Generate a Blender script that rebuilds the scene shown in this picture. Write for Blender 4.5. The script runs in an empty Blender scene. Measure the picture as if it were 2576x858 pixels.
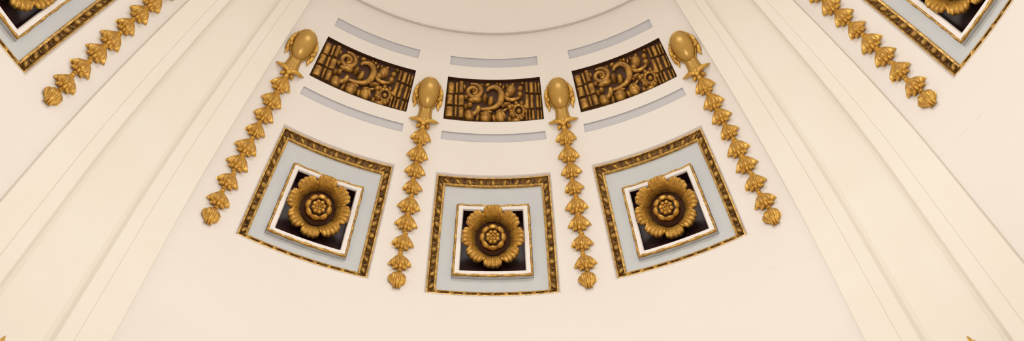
import bpy, math, random
import numpy as np
from mathutils import Matrix, Vector

random.seed(7)
R = 5.0                                   # dome radius in metres, springing at z = 0, axis = world z
SC = bpy.context.scene
COL = SC.collection
PI = math.pi
AL = .3998                                # angle between neighbouring coffers of one bay
LAT_RING = .842                           # edge of the plain crown
E1, CB = .6522, .7306                     # rib edge, edge of the rib's sunk middle band

# ------------------------------------------------------------------ helpers
def sp(lon, lat, h=0.):
    """dome point: h is the distance in front of (towards the room) the plaster, in dome radii; below the springing: drum"""
    if lat >= 0:
        r = R*(1-h)
        return Vector((r*math.cos(lat)*math.sin(lon), r*math.cos(lat)*math.cos(lon), r*math.sin(lat)))
    r = R*(1-h)
    return Vector((r*math.sin(lon), r*math.cos(lon), R*lat))

def frame(lat, h=0., rel=None):
    """tangent frame on the meridian lon=0: x right, y up the dome, z towards the room"""
    o = sp(0, lat, h)
    if rel is not None: o = o-rel
    s, c = math.sin(lat), math.cos(lat)
    m = Matrix(((1, 0, 0, o.x), (0, -s, -c, o.y), (0, c, -s, o.z), (0, 0, 0, 1)))
    return m

class MB:
    def __init__(self): self.v = []; self.f = []
    def grid(self, rows, cu=False, cv=False):
        b = len(self.v); nr = len(rows); nc = len(rows[0])
        for r in rows: self.v.extend([tuple(p) for p in r])
        for i in range(nr if cv else nr-1):
            for j in range(nc if cu else nc-1):
                i2, j2 = (i+1) % nr, (j+1) % nc
                self.f.append((b+i*nc+j, b+i*nc+j2, b+i2*nc+j2, b+i2*nc+j))
        return self
    def fan(self, ring, c):
        b = len(self.v); self.v.extend([tuple(p) for p in ring]); self.v.append(tuple(c)); n = len(ring)
        for i in range(n): self.f.append((b+i, b+(i+1) % n, b+n))
    def ell(self, c, ax, ay, az, nu=12, nv=8):
        c, ax, ay, az = map(Vector, (c, ax, ay, az)); b = len(self.v)
        self.v.append(tuple(c+az))
        for i in range(1, nv):
            t = PI*i/nv
            for j in range(nu):
                a = 2*PI*j/nu
                self.v.append(tuple(c+(ax*math.cos(a)+ay*math.sin(a))*math.sin(t)+az*math.cos(t)))
        self.v.append(tuple(c-az)); e = len(self.v)-1
        for j in range(nu):
            j2 = (j+1) % nu
            self.f.append((b, b+1+j, b+1+j2))
            self.f.append((e, b+1+(nv-2)*nu+j2, b+1+(nv-2)*nu+j))
            for i in range(nv-2):
                p = b+1+i*nu
                self.f.append((p+j, p+nu+j, p+nu+j2, p+j2))
    def tube(self, pts, rad, n=10, flat=1., up=(0, 0, 1)):
        """swept tube; flat squashes it along the 'up' direction"""
        pts = [Vector(p) for p in pts]; rows = []
        for i, p in enumerate(pts):
            t = (pts[min(i+1, len(pts)-1)]-pts[max(i-1, 0)])
            if t.length < 1e-9: t = Vector((0, 1, 0))
            t.normalize(); u = Vector(up); s = t.cross(u)
            if s.length < 1e-6: s = t.cross(Vector((1, 0, 0)))
            s.normalize(); w = s.cross(t).normalized(); r = rad[i] if hasattr(rad, '__len__') else rad
            rows.append([p+s*r*math.cos(2*PI*j/n)+w*r*flat*math.sin(2*PI*j/n) for j in range(n)])
        self.grid(rows, cu=True); self.fan(rows[0][::-1], pts[0]); self.fan(rows[-1], pts[-1])
    def box(self, c, ax, ay, az):
        c, ax, ay, az = map(Vector, (c, ax, ay, az)); b = len(self.v)
        for k in (-1, 1):
            for j in (-1, 1):
                for i in (-1, 1): self.v.append(tuple(c+ax*i+ay*j+az*k))
        for f in ((0, 2, 3, 1), (4, 5, 7, 6), (0, 1, 5, 4), (2, 6, 7, 3), (0, 4, 6, 2), (1, 3, 7, 5)):
            self.f.append(tuple(b+i for i in f))
    def mesh(self, name, mat, fn=None, smooth=True, angle=None, mats=None):
        me = bpy.data.meshes.new(name)
        v = [tuple(fn(*p)) for p in self.v] if fn else self.v
        me.from_pydata(v, [], self.f); me.update()
        me.materials.append(mat)
        for m2, spans in (mats or {}).items():
            me.materials.append(m2)
            for a, b in spans:
              for i in range(a, b): me.polygons[i].material_index = len(me.materials)-1
        import bmesh
        bm = bmesh.new(); bm.from_mesh(me)
        bmesh.ops.delete(bm, geom=[q for q in bm.verts if not q.link_faces], context='VERTS')
        bmesh.ops.remove_doubles(bm, verts=bm.verts, dist=1e-5)
        bmesh.ops.recalc_face_normals(bm, faces=bm.faces)
        if angle is not None:
            for e in bm.edges:
                if len(e.link_faces) == 2 and e.calc_face_angle(0) > angle: e.smooth = False
        bm.to_mesh(me); bm.free()
        for p in me.polygons: p.use_smooth = smooth
        return me

def link(name, me, parent=None, mat4=None):
    o = bpy.data.objects.new(name, me); COL.objects.link(o)
    if parent: o.parent = parent
    if mat4 is not None: o.matrix_basis = mat4
    return o

def tag(o, label, cat, group=None):
    o['label'] = label; o['category'] = cat
    if group: o['group'] = group
    return o

def struct(o): o['kind'] = 'structure'; return o

def empty(name, lon, base):
    """empty at a point of the meridian lon=0, turned round the dome axis to lon"""
    o = bpy.data.objects.new(name, None); COL.objects.link(o)
    place(o, lon, base); o.empty_display_size = .1
    return o

def place(o, lon, base):
    m = Matrix.Rotation(-lon, 4, 'Z')
    o.location = m @ base; o.rotation_euler = (0, 0, -lon)

def copy_tree(o, parent=None):
    c = o.copy(); COL.objects.link(c)
    if parent: c.parent = parent
    for ch in list(o.children): copy_tree(ch, c)
    return c

def arc(c, r, a0, a1, n, h0=0., h1=None):
    h1 = h0 if h1 is None else h1
    return [(c[0]+r*math.cos(a0+(a1-a0)*i/(n-1)), c[1]+r*math.sin(a0+(a1-a0)*i/(n-1)), h0+(h1-h0)*i/(n-1)) for i in range(n)]

# ------------------------------------------------------------------ materials
def material(name, base, rough=.5, metal=0., var=None, vscale=6., bump=0., bscale=40., spec=.5, coat=0.):
    m = bpy.data.materials.new(name); m.use_nodes = True
    nt = m.node_tree; b = nt.nodes['Principled BSDF']
    b.inputs['Base Color'].default_value = (*base, 1); b.inputs['Roughness'].default_value = rough
    b.inputs['Metallic'].default_value = metal; b.inputs['Specular IOR Level'].default_value = spec
    b.inputs['Coat Weight'].default_value = coat; b.inputs['Coat Roughness'].default_value = .18
    tc = nt.nodes.new('ShaderNodeTexCoord')
    if var:
        n = nt.nodes.new('ShaderNodeTexNoise'); n.inputs['Scale'].default_value = vscale; n.inputs['Detail'].default_value = 4
        r = nt.nodes.new('ShaderNodeValToRGB')
        r.color_ramp.elements[0].position = .38; r.color_ramp.elements[0].color = (*var, 1)
        r.color_ramp.elements[1].position = .62; r.color_ramp.elements[1].color = (*base, 1)
        nt.links.new(tc.outputs['Object'], n.inputs['Vector']); nt.links.new(n.outputs['Fac'], r.inputs['Fac'])
        nt.links.new(r.outputs['Color'], b.inputs['Base Color'])
    if bump:
        n2 = nt.nodes.new('ShaderNodeTexNoise'); n2.inputs['Scale'].default_value = bscale; n2.inputs['Detail'].default_value = 3
        bp = nt.nodes.new('ShaderNodeBump'); bp.inputs['Strength'].default_value = bump; bp.inputs['Distance'].default_value = .01
        nt.links.new(tc.outputs['Object'], n2.inputs['Vector']); nt.links.new(n2.outputs['Fac'], bp.inputs['Height'])
        nt.links.new(bp.outputs['Normal'], b.inputs['Normal'])
    return m

M_FIELD = material('cream_plaster', (.80, .765, .715), .6, var=(.79, .752, .70), vscale=1.2, bump=.05, bscale=9, spec=.2)
M_RIB = material('rib_plaster', (.81, .77, .69), .6, var=(.80, .755, .67), vscale=1.5, bump=.04, bscale=9, spec=.2)
M_WHITE = material('white_paint', (.82, .78, .74), .5, spec=.3)
M_GREY = material('grey_paint', (.575, .60, .605), .55, var=(.56, .585, .595), vscale=5, bump=.03, bscale=60, spec=.25)
M_STRIP = material('pale_grey_strip', (.56, .565, .58), .6, spec=.2)
M_DARK = material('dark_maroon_paint', (.030, .006, .007), .45, spec=.4)
M_GOLD = material('gilding', (.72, .44, .085), .36, .5, var=(.46, .24, .04), vscale=16, bump=.35, bscale=45, spec=.5)
M_SMOOTH = material('burnished_gilding', (.50, .295, .06), .30, .35, var=(.44, .25, .05), vscale=8, bump=.03, bscale=20, spec=.5)
M_AGED = material('aged_gilding', (.52, .285, .055), .32, .5, var=(.25, .12, .025), vscale=14, bump=.3, bscale=40, spec=.45)
M_GROUND = material('umber_toned_gilding', (.33, .185, .05), .42, .35, var=(.10, .045, .016), vscale=26, bump=.3, bscale=60, spec=.35)
M_UMBER = material('umber_glaze_and_shade', (.085, .035, .016), .5, spec=.3)  # glazed relief ground; in the rosette throat it paints in the cavity's shade
M_FLOOR = material('reddened_floor', (.46, .25, .20), .8, var=(.40, .21, .17), vscale=.8)  # unseen floor, red tone added to send a pink bounce up the dome

# ------------------------------------------------------------------ shell
ZF = -9.4
HWK = [(-1, .1425), (.1225, .1425), (.4642, .1483), (.5558, .1461), (.5774, .1453), (.6109, .1455), (.7236, .1475), (.757, .1461), (.7789, .1467), (2, .1467)]
def hw(lat):
    for (a, x), (b, y) in zip(HWK, HWK[1:]):
        if lat <= b: return x+(y-x)*(lat-a)/(b-a)
def coffer_lats(s): return (.114, .4642) if s == 0 else (.127, .4642)
FRZ, ULAT, LLAT = (.6109, .7236), (.757, .7789), (.5558, .5774)
BAYS = {0.: (-1, 0, 1), PI/2: (-1,), -PI/2: (1,)}          # bays and the coffers the photograph shows in them

def holes():
    H = []
    for lon, ss in BAYS.items():
        for s in ss:
            H.append((lon, s, *coffer_lats(s)))
            if lon == 0:
                for a, b in (FRZ, ULAT, LLAT): H.append((lon, s, a, b))
    return H
HOLES = holes()
KEYS = sorted({round(x, 5) for h in HOLES for x in h[2:]} | {0., LAT_RING})
rows = [0.]
for a, b in zip(KEYS, KEYS[1:]):
    n = max(1, math.ceil((b-a)/.03)); rows += [a+(b-a)*i/n for i in range(1, n+1)]
mb = MB()
def bay_cols(lat):
    w = hw(lat); keys = [-PI/4, -AL-w, -AL+w, -w, w, AL-w, AL+w, PI/4]; ns = (6, 12, 5, 12, 5, 12, 6); c = [keys[0]]
    for a, b, n in zip(keys, keys[1:], ns): c += [a+(b-a)*i/n for i in range(1, n+1)]
    return c
SPAN = {-1: (6, 18), 0: (23, 35), 1: (40, 52)}
for q in (0., PI/2, PI, -PI/2):
    base = len(mb.v); g = [[sp(q+c, lat) for c in bay_cols(lat)] for lat in rows]; nc = len(g[0])
    for r in g: mb.v.extend([tuple(p) for p in r])
    for i in range(len(rows)-1):
        mid = (rows[i]+rows[i+1])/2
        for j in range(nc-1):
            if any(abs(h[0]-q) < .01 and h[2] < mid < h[3] and SPAN[h[1]][0] <= j < SPAN[h[1]][1] for h in HOLES): continue
            b = base+i*nc+j; mb.f.append((b, b+1, b+nc+1, b+nc))
# crown: steps forward past the bays and closes the dome
CAPH = .013
prof = [(LAT_RING+.001, -.003), (LAT_RING-.001, .006), (LAT_RING, CAPH+.002), (LAT_RING+.004, CAPH+.002), (LAT_RING+.006, CAPH)]+[(LAT_RING+.006+(PI/2-.012-LAT_RING-.006)*i/16, CAPH) for i in range(1, 17)]
mb.grid([[sp(2*PI*j/192, la, h) for j in range(192)] for la, h in prof], cu=True)
mb.fan([sp(2*PI*j/192, PI/2-.012, CAPH) for j in range(192)], sp(0, PI/2, CAPH))
struct(link('ceiling', mb.mesh('ceiling', M_FIELD, angle=.5)))

mb = MB()
mb.grid([[sp(2*PI*j/192, z) for j in range(192)] for z in [0-1e-6]+[ZF/R*i/12 for i in range(1, 13)]], cu=True)
struct(link('wall_round', mb.mesh('wall_round', M_FIELD)))
mb = MB(); mb.fan([(R*math.sin(2*PI*j/96), R*math.cos(2*PI*j/96), ZF) for j in range(96)], (0, 0, ZF))
struct(link('floor', mb.mesh('floor', M_FLOOR, smooth=False)))

# broad plaster ribs between the bays
half = [(E1, -.004), (E1+.0006, .012), (E1+.002, .014), (CB-.028, .014), (CB-.0262, .0168), (CB-.003, .0172), (CB-.001, .0160), (CB+.001, .0125), (CB+.005, .0080), (CB+.012, .0040), (CB+.022, .0022), (CB+.030, .0018)]
full = half+[(PI/2-a, h) for a, h in half[::-1]]
lats = [-.62]+[-.62+.62*i/6 for i in range(1, 6)]+[-1e-6]+[(LAT_RING+.004)*i/28 for i in range(1, 29)]
for k in range(4):
    mb = MB()
    ring = [[sp(a+k*PI/2, la, h) for a, h in full] for la in lats]
    mb.grid(ring)
    # closed lower end
    a = [sp(x+k*PI/2, -.62, h) for x, h in full]; c = [sp(x+k*PI/2, -.62, -.004) for x, h in full]
    mb.grid([a, c])
    struct(link('trim_%d' % (k+1), mb.mesh('trim', M_RIB, angle=.25)))

# ------------------------------------------------------------------ coffers
def loop(s, w, h, n=14, dl=0.):
    """closed mitred loop inset by w inside the opening of coffer s, h in front of the plaster"""
    la0, la1 = coffer_lats(s); lo, hi = la0+w, la1-w; out = []
    def half_w(la): return hw(la)-w/math.cos(la)
    for i in range(n): t = i/n; out.append(sp(-half_w(lo)+2*half_w(lo)*t, lo, h))
    for i in range(n): la = lo+(hi-lo)*i/n; out.append(sp(half_w(la), la, h))
    for i in range(n): t = i/n; out.append(sp(half_w(hi)-2*half_w(hi)*t, hi, h))
    for i in range(n): la = hi-(hi-lo)*i/n; out.append(sp(-half_w(la), la, h))
    return out
BOX = (.1815, .3850, .0866)               # lat, lat, half angle of the raised inner frame
def bloop(w, h, n=10):
    lo, hi = BOX[0]+w, BOX[1]-w; out = []
    def b(la): return BOX[2]-w/math.cos(la)
    for i in range(n): out.append(sp(-b(lo)+2*b(lo)*i/n, lo, h))
    for i in range(n): la = lo+(hi-lo)*i/n; out.append(sp(b(la), la, h))
    for i in range(n): out.append(sp(b(hi)-2*b(hi)*i/n, hi, h))
    for i in range(n): la = hi-(hi-lo)*i/n; out.append(sp(-b(la), la, h))
    return out

GW0, GW1, GD0, GD1 = .0050, .0255, -.0068, -.0162
def side_frames(s, w, h, n):
    """n frames along each side of the loop: point, along, across (inwards), normal"""
    la0, la1 = coffer_lats(s); lo, hi = la0+w, la1-w; res = []
    def half_w(la): return hw(la)-w/math.cos(la)
    def P(side, t, w2, h2):
        lo, hi = la0+w2, la1-w2
        def b(la): return hw(la)-w2/math.cos(la)
        if side == 0: return sp(-b(lo)+2*b(lo)*t, lo, h2)
        if side == 2: return sp(b(hi)-2*b(hi)*t, hi, h2)
        la = lo+(hi-lo)*(t if side == 1 else 1-t)
        return sp(b(la) if side == 1 else -b(la), la, h2)
    for side in range(4):
        for i in range(n):
            t = (i+.5)/n
            p = P(side, t, w, h); al = (P(side, min(t+.01, 1), w, h)-P(side, max(t-.01, 0), w, h)).normalized()
            nz = -p.normalized(); slope = (P(side, t, w+.002, h-.002*.45)-p).normalized(); nn = al.cross(slope).normalized()
            if nn.dot(nz) < 0: nn = -nn
            res.append((p, al, slope, nn))
    return res

def make_coffer(s, label):
    base = sp(0, .29, 0); t = empty('coffer', 0, base)
    tag(t, label, 'ceiling coffer', 'gilt framed coffers of the dome')
    F = lambda x, y, z: (x-base.x, y-base.y, z-base.z)
    m = MB(); m.grid([loop(s, -.0006, .0006), loop(s, .0006, .0006), loop(s, GW0+.0002, GD0)], cu=True)
    link('outer_reveal', m.mesh('outer_reveal', M_WHITE, F, angle=.6), t)
    m = MB()
    pr = [(GW0, GD0), (GW0, GD0+.003), (GW0+.0028, GD0+.0035), (GW0+.0032, GD0+.0005), (GW0+.006, GD0-.0045), (GW0+.012, GD0-.0075), (GW1-.0055, GD1+.003), (GW1-.005, GD1+.0058), (GW1-.001, GD1+.0050), (GW1, GD1)]
    m.grid([loop(s, w, h) for w, h in pr], cu=True)
    n2 = MB(); nf = len(m.f)
    for p, al, ac, nn in side_frames(s, (GW0+GW1)/2-.001, GD0-.0058, 9):
        seg = None
        L = .0285 if abs(al.z) < .5 else .036
        k = R*L
        m.ell(p+nn*.0016*R, al*k*.19, ac*.0078*R, nn*.0062*R, 10, 7)                     # egg
        pts = [p+al*k*.25*math.cos(a)*1.15-ac*.0092*R*math.sin(a)*-1+nn*.0008*R for a in [PI*i/8 for i in range(9)]]
        n2.tube(pts, .0014*R, 6, 1., nn)                                                     # shell round the egg
        for sg in (-1, 1):                                                                  # leaf between two eggs
            q = p+al*k*.5*sg
            n2.ell(q+nn*.0002*R, al*k*.07+ac*.002*R, ac*.0072*R-al*k*.05*sg, nn*.0032*R, 6, 6)
    n1 = len(m.f); o1 = len(m.v); m.v += n2.v; m.f += [tuple(i+o1 for i in q) for q in n2.f]
    me = m.mesh('egg_and_dart_moulding', M_GROUND, F, angle=.7, mats={M_AGED_FR: ((nf, n1), (0, 4*14*2), (4*14*7, 4*14*9))})
    link('egg_and_dart_moulding', me, t)['label'] = 'gilt moulding of eggs and leaves on an umber ground'
    m = MB(); N = 14
    A = loop(s, GW1-.001, GD1, N); B = bloop(-.001, GD1, N)
    rowsm = []
    for i in range(9):
        f = i/8; r = []
        for a, b in zip(A, B):
            q = a.lerp(b, f); q = q.normalized()*R*(1-GD1); r.append(q)
        rowsm.append(r)
    m.grid(rowsm, cu=True)
    link('grey_field', m.mesh('grey_field', M_GREY, F), t)
    m = MB(); D0 = -.0055
    m.grid([bloop(0, GD1-.001), bloop(0, D0-.0045)], cu=True)
    link('box_side', m.mesh('box_side', M_GREY, F, angle=.5), t)
    m = MB(); m.grid([bloop(0, D0-.0045), bloop(.0035, D0-.003), bloop(.0040, D0), bloop(.0130, D0), bloop(.0140, D0-.002), bloop(.0150, D0-.004)], cu=True)
    link('inner_frame', m.mesh('inner_frame', M_WHITE, F, angle=.5), t)
    m = MB(); path = bloop(.0018, D0-.0015, 26); n = len(path); rr = []
    for i in range(n):
        p = path[i]; tg = (path[(i+1) % n]-path[i-1]).normalized(); nz = -p.normalized(); sd = tg.cross(nz).normalized(); r = []
        for j in range(8):
            a = 2*PI*j/8; rad = R*.0027*(1+.34*math.cos(2*a+i*1.05))
            r.append(p+sd*rad*math.cos(a)+nz*rad*math.sin(a))
        rr.append(r)
    m.grid(rr, cu=True, cv=True)
    link('rope_moulding', m.mesh('rope_moulding', M_AGED_FR, F, angle=2), t)['label'] = 'thin twisted gilt rope edging'
    m = MB(); DB = -.049
    L0, L1 = bloop(.0148, D0-.0035), bloop(.0150, DB)
    m.grid([L0, bloop(.0150, D0-.012), L1], cu=True); m.fan(L1, sp(0, .28, DB))
    link('dark_recess', m.mesh('dark_recess', M_DARK, F, angle=.6), t)['label'] = 'dark maroon recess'
    return t

M_AGED_FR = material('antique_gilding', (.58, .35, .075), .38, .45, var=(.30, .16, .035), vscale=22, bump=.25, bscale=60, spec=.4)
co = {}
co[0] = make_coffer(0, 'cream and grey coffer in the middle of the row of three')
co[-1] = make_coffer(-1, 'tilted coffer left of the middle one in the row of three'); place(co[-1], -AL, sp(0, .29))
co[1] = copy_tree(co[-1]); place(co[1], AL, sp(0, .29)); co[1]['label'] = 'tilted coffer right of the middle one in the row of three'
c = copy_tree(co[-1]); place(c, -PI/2+AL, sp(0, .29)); c['label'] = 'cut-off coffer in the top left corner beyond the left rib'
c = copy_tree(co[-1]); place(c, PI/2-AL, sp(0, .29)); c['label'] = 'cut-off coffer in the top right corner beyond the right rib'

# ------------------------------------------------------------------ rosettes
def petal_mesh(seed):
    rnd = random.Random(seed); m = MB(); na, nr = 47, 15; A0 = PI/8*1.13; rows = []
    prof = [(.0345, -.036), (.0360, -.030), (.0382, -.021), (.0405, -.013), (.044, -.0065), (.048, -.0015), (.052, .0018), (.0555, .0038), (.0590, .0045), (.0622, .0030), (.0640, -.0008), (.0644, -.0055), (.0636, -.0095)]
    top = []
    for i, (r, z) in enumerate(prof):
        f = i/(len(prof)-1); row = []
        for j in range(na):
            a = -1+2*j/(na-1); ang = A0*a*(.95+.07*f)
            scal = 1-.66*max(0, f-.34)*abs(a)**4.6
            rib = .0034*(abs(math.cos(a*PI*2.95))-.6)*min(1, f*2.0)*(1-.3*abs(a)); cup = -.0140*abs(a)**3.5*f+.0022*f
            edge = .0046*(abs(math.cos(a*PI*2.95))-.6)*max(0, f-.45)
            rr = r*scal+edge; zz = z+rib+cup
            row.append((R*rr*math.cos(ang), R*rr*math.sin(ang), R*zz))
        rows.append(row)
    m.grid(rows)
    return m.mesh('petal', M_GOLD)
PETAL = petal_mesh(1)
def make_rosette():
    lat0 = .286; base = sp(0, lat0, .006); t = empty('rosette', 0, base)
    fr = frame(lat0, .006, base) @ Matrix.Rotation(math.radians(31), 4, 'X')
    for k in range(8):
        o = link('petal', PETAL, t, fr @ Matrix.Diagonal((1.06, 1.09, 1, 1)) @ Matrix.Rotation(PI/2+k*PI/4, 4, 'Z') @ Matrix.Translation((0, 0, R*(.0030 if k % 2 else 0))))
        md = o.modifiers.new('thickness', 'SOLIDIFY'); md.thickness = .0022*R; md.offset = -1
    V = lambda r, a, z: (R*r*math.cos(a), R*r*math.sin(a), R*z)
    m = MB()
    pf = [(.0, -.0395), (.018, -.0395), (.020, -.0375), (.0350, -.0365), (.0365, -.0345), (.0285, -.031), (.0265, -.020), (.0, -.019)]
    m.grid([[V(max(r, 1e-4), 2*PI*j/32, z) for j in range(32)] for r, z in pf], cu=True)
    link('throat', m.mesh('throat', M_UMBER, angle=.6), t, fr)['label'] = 'umber throat behind the button, shade put into its colour'  # dark colour puts the shade of the petal cavity into the throat
    m = MB()
    m.grid([[V(max(r, 1e-4), 2*PI*j/32, z) for j in range(32)] for r, z in ((.0185, -.020), (.0255, -.020), (.0270, -.013), (.0235, -.0085), (.0195, -.0095), (.0185, -.0175))], cu=True)
    for k in range(8):
        a = 2*PI*k/8; c = Vector(V(.0236, a, -.0085)); e1 = Vector((math.cos(a), math.sin(a), -.35))*R*.0056; e2 = Vector((-math.sin(a), math.cos(a), 0))*R*.0092
        m.ell(c, e1, e2, Vector((0, 0, R*.0052)), 14, 8)
    link('lobed_ring', m.mesh('lobed_ring', M_GOLD), t, fr)
    m = MB()
    for k in range(8):
        a = 2*PI*k/8+PI/8; m.ell(V(.0112, a, -.0050), (R*.0047, 0, 0), (0, R*.0047, 0), (0, 0, R*.0050), 12, 8)
    for k in range(5):
        a = 2*PI*k/5+.3; m.ell(V(.0048, a, -.0018), (R*.0030, 0, 0), (0, R*.0030, 0), (0, 0, R*.0036), 8, 6)
    m.ell(V(0, 0, -.0005), (R*.0024, 0, 0), (0, R*.0024, 0), (0, 0, R*.0032), 8, 6)
    m.grid([[V(max(r, 1e-4), 2*PI*j/24, z) for j in range(24)] for r, z in ((.0, -.0195), (.0145, -.0185), (.0135, -.0085), (.008, -.0045), (.0, -.0040))], cu=True)
    link('seed_cluster', m.mesh('seed_cluster', M_GOLD), t, fr)
    return t, base
ros, rbase = make_rosette()
GR = 'gilt flower rosettes in the coffers'
tag(ros, 'gilt eight-petalled rosette inside the middle coffer of the row of three', 'rosette', GR)
for lon, lb in ((-AL, 'gilt eight-petalled rosette inside the tilted coffer left of the middle one'), (AL, 'gilt eight-petalled rosette inside the tilted coffer right of the middle one'),
                (-PI/2+AL, 'gilt rosette cut off by the frame in the top left corner coffer'), (PI/2-AL, 'gilt rosette cut off by the frame in the top right corner coffer')):
    o = copy_tree(ros); place(o, lon, rbase); o['label'] = lb

# ------------------------------------------------------------------ carved relief panels
FH = FRZ[1]-FRZ[0]; FWX = .1135
def px(x, y):
    """relief drawing coordinates (a plan drawn 1659 x 858) to panel plane, in dome radii"""
    v = .5
    for _ in range(3):
        u = (x-815)/(660+67*(1-v)); top = 168-36*u*u; bot = 788-52*u*u; v = (bot-y)/(bot-top)
    return u*FWX, v*FH
SX, SY = FWX/693, FH/622
def wrap(base):
    def fn(x, y, h):
        la = FRZ[0]+y; lon = x/FWX*hw(la); q = sp(lon, la, h); return (q.x-base.x, q.y-base.y, q.z-base.z)
    return fn
def make_relief():
    base = sp(0, .667, 0); t = empty('relief_panel', 0, base); F = wrap(base); BK = -.016
    def P(x, y, h): a, b = px(x, y); return Vector((a, b, h))
    m = MB(); W, H = FWX, FH; nx = 18
    def lp(h, k): return [(x*k, H/2+(y-H/2)*(1+(k-1)*2), h) for x, y in [(-W+2*W*i/nx, 0) for i in range(nx)]+[(W, H*i/6) for i in range(6)]+[(W-2*W*i/nx, H) for i in range(nx)]+[(-W, H-H*i/6) for i in range(6)]]
    m.grid([lp(.0005, 1.0035), lp(.0005, .998), lp(BK, .998)], cu=True)
    m.grid([[(-W+2*W*i/nx, H*j/6, BK) for i in range(nx+1)] for j in range(7)])
    link('backing', m.mesh('backing', M_UMBER, F, angle=.6), t)['label'] = 'dark brown recessed ground'
    def part(name, m, label=None, mat=None):
        o = link(name, m.mesh(name, mat or M_AGED, F, angle=1.0), t)
        if label: o['label'] = label
        return o
    def E(m, x, y, rx, ry, hh=.011, rot=0., h0=None):
        c = P(x, y, (BK+.004) if h0 is None else h0); a = math.radians(rot)
        ax = Vector((math.cos(a)*rx*SX, math.sin(a)*rx*SY, 0)); ay = Vector((-math.sin(a)*ry*SX, math.cos(a)*ry*SY, 0))*1.12
        ax *= 1.12; m.ell(c, ax, ay, Vector((0, 0, hh)), 14, 9)
    def T(m, pts, rad, hh=BK+.007, n=10, flat=1.):
        P_ = [P(x, y, hh) for x, y in pts]
        # smooth the path
        for _ in range(2):
            q = [P_[0]]
            for a, b in zip(P_, P_[1:]): q += [a*.75+b*.25, a*.25+b*.75]
            P_ = q+[P_[-1]]
        k = len(P_); rd = [np.interp(i/(k-1), np.linspace(0, 1, len(rad)), rad)*SX*1.1 for i in range(k)]
        m.tube(P_, rd, n, flat)
    def reeds(cells, name):
        m = MB()
        for (x0, y0, x1, y1, lean) in cells:      # one half-round reed, flat ended
            rows = []
            for yy in (y0, y0+.01, (y0+y1)/2, y1-.01, y1):
                f = (yy-y0)/(y1-y0); row = []; n = 9; end = yy in (y0, y1)
                for j in range(n):
                    a = PI*j/(n-1); x = (x0+x1)/2-math.cos(a)*(x1-x0)/2+lean*(.5-f)
                    z = BK if end else BK+.0035+.0105*math.sin(a)**.6
                    row.append(P(x, yy, z))
                rows.append(row)
            m.grid(rows)
        part(name, m, None)
    L = []
    for (ya, yb, xs) in ((205, 350, ((150, 250), (262, 305), (315, 383))), (382, 520, ((130, 232), (245, 295), (303, 390))), (555, 700, ((112, 232), (245, 288), (297, 383)))):
        for i, (a, b) in enumerate(xs):
            sh = (a-240)*-.10 if ya < 250 else (a-240)*.09
            L.append((a, ya+sh*.3-(22 if i == 2 and ya < 250 else 0), b, yb+sh, 4))
    reeds(L, 'reed_bundle')
    L = []
    for (ya, yb, xs) in ((205, 345, ((1262, 1310), (1320, 1388), (1396, 1438), (1446, 1482))), (380, 560, ((1258, 1325), (1336, 1392), (1420, 1470), (1478, 1508))), (598, 735, ((1268, 1305), (1316, 1352), (1362, 1412), (1432, 1478), (1488, 1525)))):
        for a, b in xs:
            sh = (a-1390)*.06; L.append((a, ya+sh, b, yb-(a-1390)*.10*(1 if ya > 350 else -.4), -8))
    reeds(L, 'reed_bundle')
    m = MB(); sp_ = [(525+ (128-96*i/26)*math.cos(1.9-2*PI*1.6*i/26), 312-(112-84*i/26)*math.sin(1.9-2*PI*1.6*i/26)) for i in range(27)]
    T(m, sp_, (22, 36, 34, 30, 25, 20), BK+.006); E(m, 525, 312, 26, 24, .011); part('spiral_scroll', m)
    m = MB(); E(m, 545, 432, 96, 40, .011, 4); E(m, 480, 445, 42, 26, .010, -20); E(m, 600, 415, 40, 26, .012, 30); E(m, 420, 395, 30, 36, .009); part('leaf', m)
    m = MB(); T(m, [(715, 315), (745, 268), (820, 242), (895, 285), (928, 370), (912, 470), (850, 545), (755, 575), (630, 580)], (16, 26, 34, 40, 46, 44, 38, 30, 22), BK+.009, 12); part('crescent', m, 'large curled crescent horn')
    for q in ((690, 415, 36, 56), (772, 455, 44, 70)):
        m = MB(); E(m, *q, .018, -8); part('seed', m)
    m = MB(); E(m, 1055, 295, 66, 82, .013, -18); E(m, 1082, 225, 26, 40, .009, -15); E(m, 1010, 362, 46, 46, .011, 0); part('bud', m)
    for q in ((1195, 272, 38, 38), (1188, 362, 46, 44), (470, 512, 36, 34), (412, 535, 26, 38), (1222, 205, 28, 22)):
        m = MB(); E(m, *q, .012); part('berry', m)
    m = MB(); T(m, [(960, 385), (1010, 425), (1080, 438), (1150, 420), (1190, 385)], (18, 28, 30, 26, 14), BK+.007); part('stem', m)
    m = MB(); ring = [(1172+78*math.cos(2*PI*i/20), 590+82*math.sin(2*PI*i/20)) for i in range(21)]
    T(m, ring, (24, 24), BK+.006)
    for k in range(9):
        a = 2*PI*k/9+.2; E(m, 1172+106*math.cos(a), 590+106*math.sin(a), 34, 30, .0105+.002*(k % 2), -math.degrees(a))
    E(m, 1178, 592, 32, 34, .007); part('ring_flower', m)
    m = MB(); E(m, 1000, 500, 58, 30, .011, 8); E(m, 1045, 545, 34, 40, .012, 20); E(m, 1080, 640, 42, 40, .011); E(m, 945, 525, 22, 24, .008); part('leaf', m)
    m = MB(); E(m, 462, 668, 62, 84, .014, 18); T(m, [(490, 640), (545, 640), (585, 600), (597, 530)], (30, 40, 38, 26), BK+.008); part('gourd', m)
    m = MB(); E(m, 585, 700, 26, 56, .010, -12); part('leaf', m)
    m = MB(); E(m, 700, 690, 76, 88, .0165); T(m, [(690, 612), (740, 600), (790, 618)], (12, 22, 12)); part('fruit', m)
    m = MB(); E(m, 815, 705, 28, 58, .010, 12); part('leaf', m)
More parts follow.
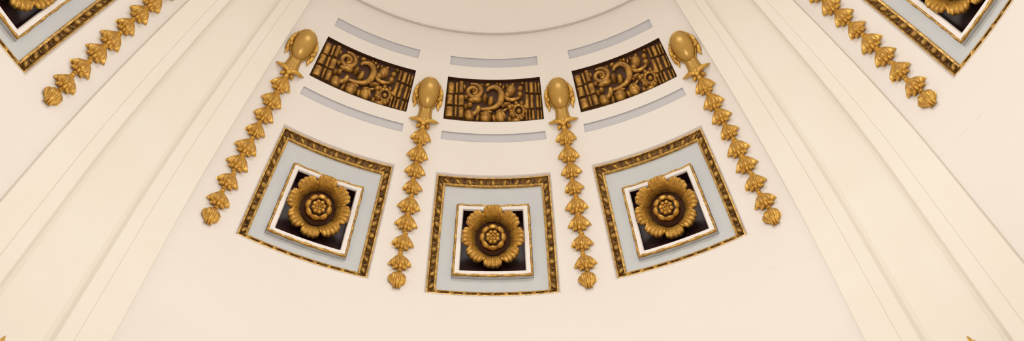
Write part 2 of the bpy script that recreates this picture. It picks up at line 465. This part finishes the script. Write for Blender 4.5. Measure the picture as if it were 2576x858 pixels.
    m = MB(); E(m, 905, 690, 68, 88, .0155, 14); E(m, 950, 650, 30, 74, .0125, 24); T(m, [(850, 615), (905, 590), (965, 600), (1000, 560)], (10, 20, 20, 12)); part('fruit', m)
    m = MB()
    for q in ((730, 215, 40, 26, 20), (860, 205, 26, 22, 0), (905, 215, 24, 30, 0), (950, 250, 18, 40, -18), (640, 225, 30, 24, 0), (1130, 735, 60, 34, 0), (1215, 700, 40, 30, 0), (1040, 720, 30, 40, 0), (395, 250, 18, 40, 0), (640, 640, 24, 22, 0), (1000, 230, 20, 26, 0), (960, 700, 26, 40, 10)):
        E(m, *q[:4], .0085, q[4])
    part('foliage', m)
    return t, base
rel, relb = make_relief()
GRR = 'carved gilt relief panels under the crown'
tag(rel, 'carved gilt relief panel directly above the middle coffer', 'relief panel', GRR)
for lon, lb in ((-AL, 'carved gilt relief panel above the tilted coffer on the left'), (AL, 'carved gilt relief panel above the tilted coffer on the right')):
    o = copy_tree(rel); place(o, lon, relb); o['label'] = lb

# ------------------------------------------------------------------ grey inlay strips
def make_strip(la0, la1):
    lm = (la0+la1)/2; base = sp(0, lm); n = 14; D = -.0026
    def lp(h, e):
        a, b = la0-e, la1+e
        def ww(la): return hw(min(max(la, la0), la1))+e
        return [sp(-ww(a)+2*ww(a)*i/n, a, h) for i in range(n+1)]+[sp(ww(b)-2*ww(b)*i/n, b, h) for i in range(n+1)]
    m = MB(); m.grid([lp(.0004, .0004), lp(.0004, -.0002), lp(D, -.0002)], cu=True)
    m.grid([[sp(-hw(la)+2*hw(la)*i/n, la, D) for i in range(n+1)] for la in (la0, lm, la1)])
    o = link('inlay_strip', m.mesh('inlay_strip', M_STRIP, lambda x, y, z: (x-base.x, y-base.y, z-base.z), angle=.6)); place(o, 0, base)
    return o, base
for (la, pos) in ((ULAT, 'above'), (LLAT, 'below')):
    o, b = make_strip(*la)
    for s, nm in ((0, 'the middle'), (-1, 'the left'), (1, 'the right')):
        if s: o = o.copy(); COL.objects.link(o)
        place(o, s*AL, b)
        tag(o, 'narrow pale grey sunken strip just %s %s relief panel' % (pos, nm), 'inlay strip', 'grey strips above and below the reliefs')

# ------------------------------------------------------------------ husk garlands
HUSK_LAT = (.5515, .5030, .4580, .4095, .3575, .3070, .2490, .1900, .1360)
def husk_mesh(seed, npet=5, bud=False):
    rnd = random.Random(seed); m = MB(); n = 61; rows = []
    if bud: prof = [(0, .006), (.08, .0085), (.22, .0165), (.42, .0195), (.62, .0175), (.80, .0100), (.92, .0050), (1.0, .0015)]; Lh = .050
    else:   prof = [(0, .0050), (.08, .0065), (.20, .0115), (.36, .0168), (.52, .0205), (.62, .0225), (.66, .0215)]; Lh = .050
    ph = rnd.uniform(-.25, .25)
    for k, (t, r) in enumerate(prof):
        f = k/(len(prof)-1); row = []
        for j in range(n):
            a = -.20+(PI+.40)*j/(n-1)                          # half turn towards the room, a little wrapped behind
            c = math.cos(npet*2*(a+ph)); fl = 1+.11*c*min(1, f*2)+.07*math.cos(npet*4*(a+ph)+1)*f*1.3
            hem = (.045*c+.03*math.cos(3*a+seed))*f*f*(0 if bud else 1)
            drop = .20*math.sin(max(0, min(PI, a)))**1.5*f*f*(0 if bud else 1)     # hem hangs lower in front
            y = .5-t-hem-drop
            row.append((R*r*fl*math.cos(a), R*Lh*y, R*max(.0008, r*fl*math.sin(a)*.80+.0015)))
        rows.append(row)
    if not bud:
        last = rows[-1]                                        # hem turns under, back to the core
        for q, dy in ((.80, .004), (.45, .006)):
            rows.append([(x*q, y+R*dy*-.2, z*q) for x, y, z in last])
    m.grid(rows)
    if not bud:
        for i in range(5):                                     # lower frill below the bell
            a = .3+(PI-.6)*i/4
            m.ell((R*.0108*math.cos(a), -R*(.0125+.004*math.sin(a)), R*(.0095*math.sin(a)+.001)), (R*.0050, 0, 0), (-R*.0025*math.cos(a), R*.0095, 0), (0, 0, R*.0050), 8, 6)
        m.tube([(0, -R*.012, R*.004), (0, -R*.022, R*.0045), (0, -R*.029, R*.004)], [R*.0072, R*.0058, R*.0048], 8, .9)
        m.ell((0, R*.0245, R*.0055), (R*.0056, 0, 0), (0, R*.0034, 0), (0, 0, R*.0050), 10, 6)
    else:
        for i in range(3): m.ell((R*(-.006+.006*i), -R*.020, R*.006), (R*.0035, 0, 0), (0, R*.008, 0), (0, 0, R*.005), 8, 6)
    return m.mesh('husk', M_GOLD, lambda x, y, z: (x, y, max(z, .0009*R)+(x*x+y*y)/(2*R)), angle=1.2)
HUSKS = [husk_mesh(3), husk_mesh(5), husk_mesh(11)]; BUD = husk_mesh(2, 4, True)

def bed(x, y, z): return (x, y, max(z, .0009*R)+(x*x+y*y)/(2*R))     # lay flat work on the curved plaster

def make_garland():
    base = sp(0, .42, 0); t = empty('husk_garland', 0, base); lc = .667; fc = frame(lc, .0, base)
    # oval boss
    m = MB(); rows = []
    def oval(k, z, n=48):
        row = []
        for j in range(n):
            a = 2*PI*j/n; x = .0278*math.cos(a); y = .0465*math.sin(a)
            x *= 1+.10*math.sin(a)*(1 if a < PI else .6)
            row.append((R*x*k, R*y*k, R*z))
        return row
    for k, z in ((1.0, -.001), (1.0, .005), (.97, .0075), (.92, .0075), (.885, .0055), (.88, .007)): rows.append(oval(k, z))
    for i in range(1, 11):
        f = i/10*PI/2; rows.append(oval(.88*math.cos(f)+.001, .007+.0175*math.sin(f)))
    m.grid(rows, cu=True); link('oval_boss', m.mesh('oval_boss', M_SMOOTH, bed, angle=.9), t, fc)['label'] = 'smooth burnished oval boss with a rim'
    # neck with three flutes
    m = MB(); rows = []
    for y, w, z in ((-.038, .0150, .011), (-.048, .0158, .012), (-.058, .0170, .012), (-.066, .0195, .012), (-.071, .0200, .010)):
        rows.append([(R*w*math.cos(a), R*y, R*(z*math.sin(a)*(1+.10*math.cos(6*a))-.001)) for a in [PI*j/30 for j in range(31)]])
    m.grid(rows); m.fan([rows[-1][j] for j in range(31)], (0, -R*.071, 0)); link('neck', m.mesh('neck', M_SMOOTH, bed, angle=1.0), t, fc)
    for sg in (-1, 1):                                           # ribbon scroll hanging at either side
        m = MB()
        pts = [(sg*.0225, .022, .004), (sg*.0270, .017, .006), (sg*.0300, .008, .0065), (sg*.0312, -.004, .006), (sg*.0310, -.014, .005), (sg*.0305, -.022, .004), (sg*.0300, -.0275, .002)]
        m.tube([Vector(p)*R for p in pts], [R*x for x in (.0026, .0040, .0046, .0048, .0050, .0048, .0036)], 10, .6)
        m.ell((R*sg*.0305, -R*(.006 if sg > 0 else .001), R*.0080), (R*.0052, 0, 0), (0, R*.0085, 0), (0, 0, R*.0058), 12, 8)
        m.ell((R*sg*.0268, -R*.012, R*.0085), (R*.0042, 0, 0), (0, R*.0052, 0), (0, 0, R*.0050), 10, 8)
        m.ell((R*sg*.0228, R*.0245, R*.006), (R*.0042, 0, 0), (0, R*.0042, 0), (0, 0, R*.0045), 10, 7)
        m.tube([Vector(p)*R for p in ((sg*.0255, -.020, .004), (sg*.0275, -.029, .004), (sg*.0290, -.040, .0025))], [R*x for x in (.0030, .0042, .0008)], 8, .5)
        link('ribbon_scroll', m.mesh('ribbon_scroll', M_GOLD, bed), t, fc)
    m = MB()                                                     # tied bow under the neck
    for sg in (-1, 1):
        m.tube([Vector(p)*R for p in ((0, -.080, .012), (sg*.009, -.076, .013), (sg*.019, -.0725, .010), (sg*.028, -.072, .006), (sg*.036, -.0705, .002))], [R*x for x in (.0060, .0068, .0058, .0040, .0006)], 8, .8)
        m.ell((R*sg*.0105, -R*.087, R*.006), (R*.0058, 0, 0), (R*sg*-.002, R*.0075, 0), (0, 0, R*.006), 10, 7)
    m.ell((0, -R*.083, R*.012), (R*.0060, 0, 0), (0, R*.0060, 0), (0, 0, R*.0058), 12, 8)
    m.ell((0, -R*.092, R*.008), (R*.0065, 0, 0), (0, R*.0080, 0), (0, 0, R*.006), 10, 7)
    link('bow', m.mesh('bow', M_GOLD, bed), t, fc)
    rnd = random.Random(4)
    for i, la in enumerate(HUSK_LAT):
        k = rnd.uniform(.95, 1.06)*(1. if i != 3 else .86); me = HUSKS[i % 3] if i < 8 else BUD
        kw = k*(1.0 if i < 8 else .9)
        o = link('husk', me, t, frame(la, .0, base) @ Matrix.Rotation(rnd.uniform(-.10, .10), 4, 'Z') @ Matrix.Diagonal((kw, k if i < 8 else .92, 1, 1)))
    return t, base
gar, gb = make_garland()
GG = 'gilt husk garlands down the dome'
labs = {-.5*AL: 'gilt husk garland between the left and middle coffers', .5*AL: 'gilt husk garland between the middle and right coffers',
        -1.5*AL: 'gilt husk garland with oval boss at the left end of the row of three coffers', 1.5*AL: 'gilt husk garland with oval boss at the right end of the row of three coffers',
        -PI/2+1.5*AL: 'gilt husk garland beside the cut-off top left corner coffer, only its lower husks in view', PI/2-1.5*AL: 'gilt husk garland beside the cut-off top right corner coffer, only its lower husks in view'}
for i, (lon, lb) in enumerate(labs.items()):
    o = gar if i == 0 else copy_tree(gar)
    place(o, lon, gb); tag(o, lb, 'garland', GG)

# ------------------------------------------------------------------ finials on the ribs at the foot of the picture
def make_finial():
    base = sp(0, -.484, .02); t = empty('leaf_finial', 0, base)
    m = MB(); rows = []
    for y, w in ((-.05, .016), (-.03, .026), (-.01, .024), (.012, .017), (.032, .010), (.048, .0045), (.0555, .0006)):
        rows.append([(R*w*(j-8)/8*(1+.08*math.cos(j*2.1)), -R*(.004+.012*math.cos((j-8)/8*1.4)+.003*math.cos(j*PI/2)), R*y) for j in range(17)])
    m.grid(rows); o = link('leaf', m.mesh('leaf', M_GOLD), t); md = o.modifiers.new('thickness', 'SOLIDIFY'); md.thickness = .004*R; md.offset = 0
    m = MB(); m.ell((0, -R*.004, -R*.055), (R*.022, 0, 0), (0, R*.010, 0), (0, 0, R*.012), 16, 10)
    link('base_roll', m.mesh('base_roll', M_GOLD), t)
    return t, base
fin, fb = make_finial(); GF = 'gilt leaf finials at the rib feet'
place(fin, PI/4+.009, fb); tag(fin, 'gilt leaf tip just showing at the bottom edge on the right rib', 'finial', GF)
o = copy_tree(fin); place(o, -PI/4-.009, fb); o['label'] = 'gilt leaf tip just showing at the bottom left corner on the left rib'

# ------------------------------------------------------------------ light
def area(name, loc, size, power, color, rot=(0, 0, 0), shape='DISK'):
    l = bpy.data.lights.new(name, 'AREA'); l.shape = shape; l.size = size; l.energy = power; l.color = color
    o = bpy.data.objects.new(name, l); COL.objects.link(o); o.location = loc; o.rotation_euler = rot
    return o
area('crown_light', (.25, -.2, .72*R), 2.0, 450, (1, .985, .965))
l = bpy.data.lights.new('chandelier_light', 'POINT'); l.energy = 680; l.shadow_soft_size = .7; l.color = (1, .99, .965)
o = bpy.data.objects.new('chandelier_light', l); COL.objects.link(o); o.location = (.1, 0, -.22*R)
area('hall_fill', (0, 0, ZF+1.2), 7.0, 300, (1, .86, .77), (PI, 0, 0))  # added fill shining up from below to soften shadows, no known lamp

w = bpy.data.worlds.new('world'); SC.world = w; w.use_nodes = True
w.node_tree.nodes['Background'].inputs[0].default_value = (1, .94, .88, 1); w.node_tree.nodes['Background'].inputs[1].default_value = .3

# ------------------------------------------------------------------ camera
f, pitch, yaw, roll = 2531.7, 1.0715, .0254, -.0199
cp, sp_, cy, sy = math.cos(pitch), math.sin(pitch), math.cos(yaw), math.sin(yaw)
fw = Vector((sy*cp, cy*cp, sp_)); rt = Vector((cy, -sy, 0)); up = rt.cross(fw)
r2 = rt*math.cos(roll)+up*math.sin(roll); u2 = up*math.cos(roll)-rt*math.sin(roll)
cd = bpy.data.cameras.new('camera'); cam = bpy.data.objects.new('camera', cd); COL.objects.link(cam)
cd.sensor_fit = 'HORIZONTAL'; cd.sensor_width = 36; cd.lens = f/2576*36; cd.clip_end = 100
m = Matrix((r2, u2, -fw)).transposed().to_4x4(); m.translation = Vector((.0147, -.2216, -1.5752))*R
cam.matrix_world = m; SC.camera = cam
SC.view_settings.view_transform = 'Standard'; SC.view_settings.look = 'None'; SC.view_settings.gamma = 1
SC.view_settings.use_curve_mapping = False; SC.view_settings.exposure = -1.46
